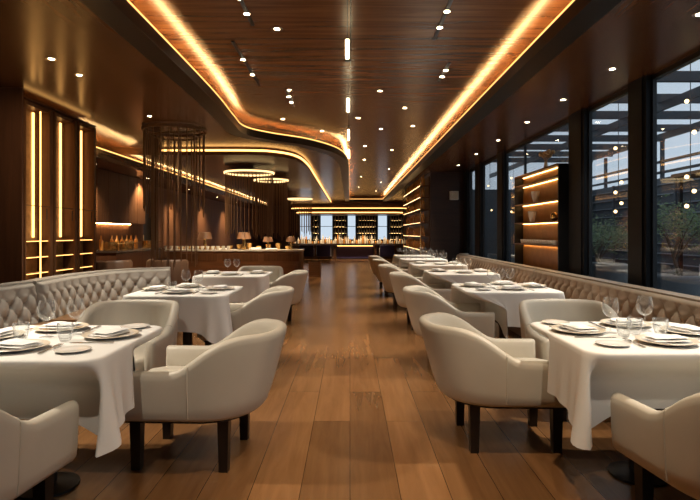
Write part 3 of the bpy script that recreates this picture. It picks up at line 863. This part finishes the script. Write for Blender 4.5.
def bowl(r, h, m, name='bowl'):
    return MB().lathe([(.001, 0), (r * .5, 0), (r * .85, h * .5), (r, h), (r * .94, h), (r * .8, h * .5), (r * .45, .012), (.001, .012)], 18).build(name, m, None, True, angle=50)
scatter(bottle('b', .28, .04, 'bottle', 'amber'), [(-4.75 + .2 * (k % 2), 10.5 + .24 * k, .971) for k in range(7)], 'amber bottle on the dark kitchen counter', 'bottle', 'bottles on the kitchen counter')
def pan(x, y):
    t = thing('copper_pot', 'round copper pot on the dark kitchen counter', 'pot', (x, y, .971), 0, 'copper pots on the kitchen counter')
    MB().lathe([(.001, 0), (.12, 0), (.13, .02), (.13, .16), (.122, .16), (.12, .02), (.001, .012)], 22).build('body', 'brass', t, True)
    MB().tube([(.13, 0, .12), (.2, 0, .13), (.3, 0, .14)], .01).build('handle', 'brass', t, True)
pan(-4.50, 10.35); pan(-4.47, 11.0); pan(-4.47, 12.2)

t = thing('stone_counter', 'long walnut serving counter with pale stone top on the left', 'counter', (-3.3, 15.0, 0))
cx0, cx1, cy0, cy1 = -1.64, 2.02, -.35, .45
out = [(cx0, cy0), (cx1 - .25, cy0)] + [(cx1 - .25 + .25 * math.sin(a), cy0 + .25 - .25 * math.cos(a)) for a in (R(15), R(30), R(45), R(60), R(75))] + [(cx1, cy0 + .25), (cx1, cy1), (cx0, cy1)]
MB().prism([(x * .98 + .02, y * .9) for x, y in out], .08, .81).build('front', 'counterwood', t)
MB().prism([(x * .96, y * .8) for x, y in out], 0, .08).build('plinth', 'black', t)
MB().prism(out, .811, .85).build('worktop', 'marble', t)
for k in range(3):
    MB().box(-1.2 + k * 1.1, -.25 + k * 1.1, cy0 * .9 - .012, cy0 * .9 - .001, .55, .74).build('drawer', 'fin', t)
def lamp(x, y, s, label):
    t = thing('table_lamp', label, 'lamp', (x, y, .851), 0, 'small table lamps on the stone counter')
    MB().lathe([(.001, 0), (.06 * s, 0), (.06 * s, .015), (.035 * s, .03), (.03 * s, .22 * s), (.001, .22 * s)], 18).build('base', 'brass', t, True)
    MB().lathe([(.15 * s, .22 * s), (.145 * s, .25 * s), (.11 * s, .36 * s), (.001, .365 * s)], 22).build('lamp_shade', 'channel', t, True)
    MB().lathe([(.001, .228 * s), (.06 * s, .225 * s), (.07 * s, .221 * s)], 18).build('bulb', 'bulb', t)
for px, s, w in ((205, 1.3, 'leftmost'), (244, 1.3, 'second from the left'), (268, .95, 'third from the left'), (291, .95, 'rightmost')):
    lamp((px - 350) / 550 * 15.05, 15.05, s, 'small brass table lamp with brown shade on the stone counter, %s' % w)
scatter(MB().rbox(-.15, .15, -.11, .11, 0, .035, .012).build('folded_cloth', 'napkin', None, True), [(-2.12, 14.85, .851), (-2.55, 14.85, .851, 1.5), (-3.45, 15.02, .851)], 'white folded cloth lying on the stone counter', 'cloth', 'white cloths on the stone counter')
scatter(bowl(.12, .07, 'brass'), [(-4.7 + .26 * k, 15.3, .851) for k in range(5)], 'small brass bowl on the stone counter', 'bowl', 'brass bowls on the stone counter')
scatter(bowl(.05, .10, 'china', 'cup'), [(-4.95 + .14 * k, 14.80, .851) for k in range(13)], 'white cup in the row along the left end of the stone counter', 'cup', 'white cups on the stone counter')
scatter(bowl(.085, .13, 'brass', 'jar'), [(-3.35 + .27 * k, 15.3, .851, .7 + .3 * (k % 3)) for k in range(7)], 'brass jar at the back of the stone counter', 'jar', 'brass jars on the stone counter')
# brown channelled lounge chairs behind the left banquette
def lounge(x, y, rz, label):
    t = thing('lounge_chair', label, 'chair', (x, y, 0), rz, 'brown lounge chairs behind the banquette')
    m = MB(); rows = []
    for i in range(37):
        a = PI * (.0 + i / 36); r = .36
        row = []
        fl = .012 * abs(math.sin(i / 36 * PI * 9))
        for (o, z) in ((0, .22), (fl, .25), (fl, .82), (-.03, .86), (-.08, .84), (-.09, .40), (-.09, .22)):
            row.append(((r + o) * math.cos(a), (r + o) * math.sin(a), z))
        rows.append(row)
    b = m.quadgrid(rows, closed_u=True); m.f.append(tuple(range(b, b + 7))); m.f.append(tuple(range(b + 36 * 7, b + 37 * 7)))
    m.build('backrest', 'channel', t, True, angle=50)
    MB().rbox(-.26, .26, -.3, .24, .24, .44, .04).build('seat', 'channel', t, True)
    for sx in (-.22, .22):
        for sy in (-.22, .2): MB().cyl((sx, sy, 0), (sx, sy, .24), .018).build('leg', 'leg', t)
lounge(-3.95, 9.0, R(200), 'brown channelled lounge chair behind the curved banquette, left of the pair')
lounge(-3.05, 9.3, R(165), 'brown channelled lounge chair behind the curved banquette, right of the pair')
t = thing('slatted_box', 'slatted wooden box on the floor at the end of the stone counter', 'box', (-1.05, 16.4, 0))
MB().box(-.17, .17, -.17, .17, 0, .03).build('bottom', 'counterwood', t)
for k in range(6):
    MB().box(-.18, .18, -.18, -.165, .04 + k * .07, .09 + k * .07).box(-.18, .18, .165, .18, .04 + k * .07, .09 + k * .07).box(-.18, -.165, -.164, .164, .04 + k * .07, .09 + k * .07).box(.165, .18, -.164, .164, .04 + k * .07, .09 + k * .07).build('slat', 'counterwood', t)
for sx in (-.164, .134):
    for sy in (-.164, .134): MB().box(sx, sx + .03, sy, sy + .03, .03, .46).build('post', 'fin', t)

# ------------------------------------------------------------------ far bar
t = thing('bar_counter', 'long dark bar counter with indigo front at the far end of the room', 'counter', (.1, 27.3, 0))
MB().box(-3.2, 2.85, -.45, .45, .70, .78).build('worktop', 'darkstone', t)
MB().box(-.75, 1.05, -.30, .40, .06, .70).build('front_panel', 'blue', t)
MB().box(-.72, 1.02, -.36, -.32, .655, .685).build('light_strip', 'ledsoft', t)
for x in (-.9, 1.1): MB().box(x, x + .1, -.4, .4, 0, .70).build('leg', 'panel', t)
MB().box(-3.1, -1.0, -.1, .4, 0, .70).build('body', 'panel', t)
MB().box(1.25, 2.75, -.1, .4, 0, .70).build('body', 'panel', t)
def club(x, y, label):
    t = thing('club_chair', label, 'chair', (x, y, 0), R(90), 'indigo club chairs before the far bar')
    MB().rbox(-.3, .3, -.3, .3, .18, .42, .05).build('seat', 'blue', t, True)
    MB().rbox(-.36, -.24, -.34, .34, .18, .74, .05).build('backrest', 'blue', t, True)
    for s_ in (-1, 1): MB().rbox(-.24, .3, min(s_ * .24, s_ * .34), max(s_ * .24, s_ * .34), .18, .58, .04).build('armrest', 'blue', t, True)
    for sx in (-.24, .24):
        for sy in (-.24, .24): MB().cyl((sx, sy, 0), (sx, sy, .18), .02).build('leg', 'leg', t)
club(-2.05, 26.2, 'indigo club chair before the far bar, leftmost of three'); club(-1.25, 26.3, 'indigo club chair before the far bar, middle of three'); club(1.75, 26.3, 'indigo club chair before the far bar, rightmost of three')
bz = .781
rnd = random.Random(3)
sp = []
for k in range(56): sp.append((-3.0 + k * .104, 27.2 + rnd.uniform(-.25, .35), bz, rnd.choice((.45, .6, .75, 1.0, 1.25, 1.45))))
scatter(bottle('d', .30, .045, 'bottle', 'spark'), sp[0::3] + sp[1::3], 'pale glinting bottle standing along the far bar counter', 'bottle', 'pale bottles on the far bar')
scatter(bottle('e', .32, .042, 'bottle', 'amber'), sp[2::3], 'amber bottle standing along the far bar counter', 'bottle', 'amber bottles on the far bar')
# windows and bottle shelves behind the bar
for i, (a, b) in enumerate([(-2.75, -2.13), (-1.62, -.98), (-.12, .30), (1.55, 2.04)]):
    w = MB().box(a - .05, a, 30.40, 30.49, .9, 2.45).box(b, b + .05, 30.40, 30.49, .9, 2.45).box(a, b, 30.40, 30.49, .9, .95).box(a, b, 30.40, 30.49, 2.40, 2.45).box(a, b, 30.42, 30.47, 1.65, 1.68)
    f = struct(w.build('window_%d' % (8 + i), 'black')); MB().box(a, b, 30.45, 30.46, .95, 2.40).build('pane', 'frost', f)
bp = bottle('f', .27, .04, 'bottle', 'spark'); bps = []
for i, (a, b, w) in enumerate([(-2.05, -1.70, 'leftmost'), (-.90, -.20, 'second from the left'), (.40, 1.45, 'third from the left'), (2.15, 2.9, 'rightmost')]):
    t = thing('back_bar_shelf', 'dark bottle shelf between the far windows, %s of four' % w, 'shelf', ((a + b) / 2, 30.2, 0), 0, 'bottle shelves behind the far bar')
    h = (b - a) / 2
    MB().box(-h, h, .14, .16, .3, 2.5).build('back_panel', 'black', t)
    for s_ in (-h, h - .03): MB().box(s_, s_ + .03, -.14, .139, .3, 2.5).build('side_panel', 'black', t)
    for z in (.9, 1.25, 1.6, 1.95, 2.3):
        s_ = MB().box(-h + .031, h - .031, -.14, .139, z, z + .025).build('shelf', 'panel', t)
        MB().box(-h + .031, h - .031, .125, .135, z + .026, z + .036).build('shelf_light', 'ledsmall', s_)
        if z < 2.2:
            n = max(2, int((b - a - .1) / .13))
            for k in range(n): bps.append(((a + b) / 2 - h + .09 + k * (2 * h - .18) / (n - 1), 30.17, z + .026, rnd.uniform(.75, 1.05)))
scatter(bp, bps, 'pale bottle on a lit shelf between the far windows', 'bottle', 'bottles on the shelves behind the far bar')
# curved bulkheads above the bar
def bulk(y, z0, z1, x0, x1, d):
    r = .6
    pts = []
    for k in range(9): a = PI + PI / 2 * k / 8; pts.append((x0 + r + r * math.cos(a), y + r + r * math.sin(a)))
    for k in range(9): a = -PI / 2 + PI / 2 * k / 8; pts.append((x1 - r + r * math.cos(a), y + r + r * math.sin(a)))
    pts += [(x1, y + d), (x0, y + d)]
    return pts
pts = bulk(26.9, 0, 0, -2.9, 2.85, 3.3)
struct(MB().prism(pts, 2.50, 2.72).build('trim_30', 'counterwood'))
struct(MB().sweep(pts[:18], [(-.001, 2.50), (-.03, 2.50), (-.03, 2.53), (-.001, 2.53)]).build('trim_31', 'ledsoft'))
pts = bulk(27.3, 0, 0, -2.7, 2.65, 2.8)
struct(MB().prism(pts, 2.24, 2.46).build('trim_32', 'counterwood'))
struct(MB().sweep(pts[:18], [(-.001, 2.30), (-.03, 2.30), (-.03, 2.34), (-.001, 2.34)]).build('trim_33', 'ledsoft'))
struct(MB().box(-6, 3.12, 26.62, 26.7, 2.73, TRAY + .05).build('wall_bulkhead', 'counterwood'))
# wine wall on the right
t = thing('wine_rack', 'lit wine rack on the dark wood wall beyond the right-hand tables', 'rack', (1.92, 16.3, 0))
MB().box(.10, .125, -2.2, 2.2, .3, 2.75).build('back_panel', 'panel', t)
for y in (-2.2, -.74, .72, 2.17): MB().box(-.12, -.10, y, y + .015, .3, 2.75).build('upright', 'brass', t)
wb = []
for z in (.45, .85, 1.2, 1.55, 1.9, 2.2, 2.5):
    s_ = MB().box(-.12, .099, -2.165, 2.165, z, z + .02).build('shelf', 'fin', t)
    MB().box(-.126, -.1205, -2.16, 2.16, z + .012, z + .017).build('shelf_light', 'ledrack', s_)
    for k in range(13):
        yy = -2.05 + k * .335
        if z > .5 and min(abs(yy - q) for q in (-.725, .735)) > .01: wb.append((1.90, 16.3 + yy, z + .0205))
scatter(bottle('g', .27, .042, 'wine_bottle', 'amber'), wb, 'wine bottle standing on the lit wall rack', 'bottle', 'wine bottles on the wall rack')
t = thing('wall_speaker', 'small white speaker box high on the dark wood wall end', 'speaker', (2.64, 13.95, 2.24))
MB().rbox(-.11, .11, -.05, .065, -.10, .12, .015).build('body', 'white', t, True)
MB().box(-.085, .085, -.056, -.0505, -.075, .095).build('grille', 'rim', t)

# ------------------------------------------------------------------ display shelf by the window
t = thing('display_shelf', 'tall amber lit display shelf standing between the window pillars', 'shelf', (2.88, 8.35, 0))
MB().box(.05, .06, -.96, .96, .5, 2.21).build('back_panel', 'amberback', t)
MB().box(-.09, .06, .961, .985, .3, 2.23).build('side_panel', 'black', t)
MB().box(-.09, .06, -.985, -.961, .3, 2.23).build('side_panel', 'black', t)
SHZ = (.62, 1.11, 1.45, 1.75, 2.06, 2.22)
for z in SHZ:
    s_ = MB().box(-.10, .049, -.96, .96, z, z + .018).build('shelf', 'counterwood', t)
    if z > .7: MB().box(.030, .038, -.9, .9, z - .008, z - .0005).build('light_strip', 'ledshelf', s_)
scatter(bowl(.066, .17, 'china', 'vase'), [(2.85, 8.45, 1.769), (2.85, 8.6, 1.469)], 'pale woven vase on the amber display shelf', 'vase', 'pale vases on the display shelf')
scatter(bowl(.045, .07, 'china', 'cup'), [(2.84, 7.6 + .11 * k, 1.129) for k in range(14)], 'small pale cup in the row on the amber display shelf', 'cup', 'cups on the display shelf')
o = MB().sphere((0, 0, .06), .06).build('round_jar', 'brass', None, True, (2.85, 7.66, 1.469)); tag(o, 'round gold jar on the amber display shelf', 'jar')
t = thing('dried_bouquet', 'dried orange flower bouquet on top of the display shelf', 'flowers', (2.85, 8.0, 2.239))
MB().lathe([(.001, 0), (.035, 0), (.03, .03), (.02, .09), (.022, .10), (.001, .10)], 14).build('vase', 'stone', t, True)
for k in range(9):
    a = k * 2.4; r = .03 + .01 * (k % 3)
    p = (r * 2 * math.cos(a), r * 2 * math.sin(a), .19 + .02 * (k % 3))
    MB().cyl((0, 0, .09), p, .003, n=5).build('stem', 'plant', t)
    MB().sphere(p, .032, 8, 6).build('flower', 'plant', t, True)

# ------------------------------------------------------------------ outside: terrace, trees, glass roof, pendants
struct(MB().box(3.13, 16, -3, 40, -.1, -.01).build('ground', 'paving'), 'grey paved terrace outside the windows')
w = MB().box(10.2, 10.4, -3, 40, 0, 3.1)
fw = struct(w.build('wall_outside', 'facade'))
for k in range(9): struct(MB().box(10.12, 10.199, -3, 40, .3 + k * .32, .33 + k * .32).build('trim_%d' % (40 + k), 'facadeline'))
for k in range(18): struct(MB().box(10.05, 10.119, 3 + k * 2, 3.1 + k * 2, 0, 3.1).build('trim_%d' % (50 + k), 'facade'))
struct(MB().box(3.2, 10.4, 24, 24.2, 0, 3.2).build('wall_terrace_end', 'facade'))
for k in range(12):
    y = 4 + k * 1.9
    struct(MB().box(3.14, 11, y, y + .10, 4.5, 4.72).build('trim_%d' % (70 + k), 'steelbeam'))
for k, x in enumerate((3.3, 5.2, 7.6, 10.0)):
    struct(MB().box(x, x + .09, -3, 30, 4.3, 4.499).build('trim_%d' % (85 + k), 'steelbeam'))
for k, z in enumerate((3.25, 3.6)):
    struct(MB().box(10.2, 10.28, -3, 40, z, z + .08).build('trim_%d' % (90 + k), 'steelbeam'))
for k in range(6): struct(MB().box(10.2, 10.3, 6 + 4 * k, 6.1 + 4 * k, 3.1, 4.3).build('trim_%d' % (95 + k), 'steelbeam'))
t = thing('timber_awning', 'slanted timber awning edge out on the terrace', 'awning', (8.6, 12.3, 0))
MB().prism([(-.9, -.7), (1.2, -.7), (1.2, .9), (-.9, .9)], 2.62, 2.70).build('roof', 'awning', t)
for x in (-.8, 1.1): MB().box(x, x + .07, .7, .77, -.01, 2.62).build('post', 'black', t)
def bulbs(x, y, zs, label):
    t = thing('globe_pendant', label, 'pendant light', (x, y, 4.3), 0, 'globe pendants on cords outside')
    lo = min(zs)
    MB().cyl((0, 0, .19), (0, 0, lo - 4.3), .006, n=5).build('cord', 'steelbeam', t)
    for i, z in enumerate(zs):
        dx = .05 * (1 if i % 2 else -1)
        g = MB().sphere((dx, 0, z - 4.3), .028, 14, 10).build('globe', 'bulb', t, True)
bulbs(4.55, 7.35, (3.06, 2.65, 2.05, 1.86, 1.66), 'cord of five glowing globes hanging outside the nearest window')
bulbs(4.5, 9.22, (2.72, 2.15, 1.98, 1.80, 1.66), 'cord of five glowing globes hanging outside between the two black pillars')
bulbs(4.6, 15.5, (2.85, 2.6, 1.9), 'cord of three glowing globes outside the far narrow window, nearer one')
bulbs(4.3, 16.9, (2.75, 2.0), 'cord of two glowing globes outside the far narrow window, farther one')
def tree(x, y, h, r, label, n=900, seed=1):
    t = thing('terrace_tree', label, 'tree', (x, y, -.01), 0, 'small trees on the terrace')
    rn = random.Random(seed); m = MB(); tr = MB()
    tr.tube([(0, 0, 0), (.05, .02, h * .25), (-.04, .05, h * .45), (.06, 0, h * .65)], .035, 7)
    cl = []
    for k in range(7):
        a = k * 2.4; q = Vector((r * .6 * math.cos(a), r * .6 * math.sin(a), h * (.62 + .28 * rn.random())))
        tr.tube([(-.02, .03, h * .4), tuple(q * .5 + Vector((0, 0, h * .25))), tuple(q)], .012, 5); cl.append(q)
    for k in range(n):
        c = rn.choice(cl); d = Vector((rn.gauss(0, 1), rn.gauss(0, 1), rn.gauss(0, .7))) * r * .30
        p = c + d; a = Vector((rn.uniform(-1, 1), rn.uniform(-1, 1), rn.uniform(-.6, .6))).normalized(); b = a.orthogonal().normalized(); L = rn.uniform(.05, .09)
        m.face([tuple(p), tuple(p + a * L * .5 + b * L * .22), tuple(p + a * L), tuple(p + a * L * .5 - b * L * .22)])
    tr.build('trunk', 'bark', t, True)
    m.build('foliage', 'leaf', t)
tree(6.3, 10.6, 1.95, .75, 'bare-stemmed leafy tree on the terrace outside the nearest window', 1500, 1)
tree(7.6, 11.6, 1.9, .8, 'low bushy tree on the terrace right of the bare-stemmed one', 1300, 2)
tree(6.0, 13.2, 1.7, .8, 'bushy tree on the terrace seen between the two black pillars', 1500, 3)
tree(7.0, 15.6, 1.8, .9, 'leafy tree farther back on the terrace', 1300, 4)
oc = make_chair('grey outdoor tub chair just outside the nearest window', 'grey terrace chairs', 'grey')
oc.location = (4.45, 7.6, -.01); oc.rotation_euler = (0, 0, R(60))
dup(oc, (5.45, 8.2, -.01), R(150), 'grey outdoor tub chair farther right on the terrace')
dup(oc, (5.1, 10.6, -.01), R(40), 'grey outdoor tub chair seen between the two black pillars')
t = thing('terrace_sofa', 'pale grey rounded sofa on the terrace', 'sofa', (6.9, 9.0, -.01))
MB().rbox(-.9, .9, -.4, .4, .12, .45, .08, 3).build('seat', 'palegrey', t, True)
MB().rbox(-.9, .9, .3, .5, .12, .80, .08, 3).build('backrest', 'palegrey', t, True)
for sx in (-.8, .8):
    for sy in (-.3, .4): MB().cyl((sx, sy, 0), (sx, sy, .13), .03).build('leg', 'black', t)
t = thing('terrace_table', 'small round grey table on the terrace', 'table', (5.4, 9.3, -.01))
MB().cyl((0, 0, .45), (0, 0, .48), .35, n=28).build('top', 'palegrey', t); MB().cyl((0, 0, .02), (0, 0, .45), .03).build('stem', 'black', t); MB().cyl((0, 0, 0), (0, 0, .02), .2, n=24).build('foot', 'black', t)

# ------------------------------------------------------------------ lighting
W = bpy.data.worlds.new('World'); sc.world = W; W.use_nodes = True
nt = W.node_tree; bg = nt.nodes['Background']
bg.inputs['Color'].default_value = (.55, .63, .71, 1); bg.inputs['Strength'].default_value = 1.35
TC = (1, .875, .70)
for i, y in enumerate(RT):
    spot((2.48, y + .25, SOF - .02), (1.42, y - .05, .75), 290, 56, .75, TC)
for i, y in enumerate(LT):
    spot((-2.66, y + .15, SOF - .02), (-1.42, y, .75), 290, 56, .75, TC)
for (x, y) in TRAYPTS:
    if y < 14: spot((x, y, TRAY - .06), (x * .35, y, 0), 44, 62, .9, TC, r=.03)
for x in (-1, 1): spot((x * .9, .7, TRAY - .03), (x * 1.0, 3.2, .5), 95, 58, .9, TC)  # unseen pair added overhead to brighten the aisle sides of the chairs
for y in (2.2, 15.5, 18.5, 21.5, 24.5): spot((.6, y, TRAY - .03), (.5, y, 0), 150, 90, .8)
for i, y in enumerate([3.2, 5.9, 9.0]): spot((-2.45, y, SOF - .02), (-2.7, y + .1, .3), 190, 84, .8, TC)
for y in (4.2, 6.6, 8.9, 11.2): spot((2.48, y, SOF - .02), (2.35, y, 0), 110, 80, .8, TC)
for x, y in ((-2.9, 11.0), (-3.1, 17.5), (-2.0, 19.5), (-3.2, 22)): spot((x, y, 2.69), (x, y, 0), 190, 110, .9)  # added without fixtures; their floor bounce brightens the lounge ceiling
spot((-2.66, 4.9, SOF - .02), (-3.75, 5.85, 1.6), 55, 90, .9)
for x in (-4.3, -3.1, -1.9): spot((x, 13.3, 2.69), (x, 14.7, .5), 190, 80, .9)  # fill spots without fixtures, added to lift the dark counter front
for x, y in ((-3.0, 14.6), (-2.0, 14.6), (-4.2, 14.6)): spot((x, y, 2.68), (x, y + .3, .8), 300, 75, .8)
for x in (-2, -.2, 1.4): spot((x, 26.4, 2.45), (x, 27.3, .7), 320, 100, .8)
for k, y in enumerate((9.6, 12.1, 15.2, 18.4, 21.6)):
    downlight(-4.45, y, 2.50, 'small downlight in the low soffit along the left wall, %s from the camera' % ords[k], 'downlights along the left wall')
    spot((-4.45, y, 2.48), (-4.8, y + .2, 0), 210, 110, .8)

# ------------------------------------------------------------------ camera and view
cam = bpy.data.cameras.new('camera'); co = bpy.data.objects.new('camera', cam); COL.objects.link(co)
co.location = (0, 0, 1.3); co.rotation_euler = (R(90), 0, 0)
cam.sensor_width = 36; cam.lens = 36 * 550 / 700; cam.shift_y = -17 / 700; cam.clip_end = 200
sc.camera = co
sc.view_settings.view_transform = 'Standard'; sc.view_settings.look = 'None'; sc.view_settings.gamma = 1; sc.view_settings.exposure = 0
sc.cycles.max_bounces = 7; sc.cycles.diffuse_bounces = 3; sc.cycles.glossy_bounces = 4; sc.cycles.transparent_max_bounces = 24
sc.cycles.sample_clamp_indirect = 6; sc.cycles.use_denoising = True; sc.cycles.use_light_tree = True
sc.cycles.caustics_reflective = False; sc.cycles.caustics_refractive = False
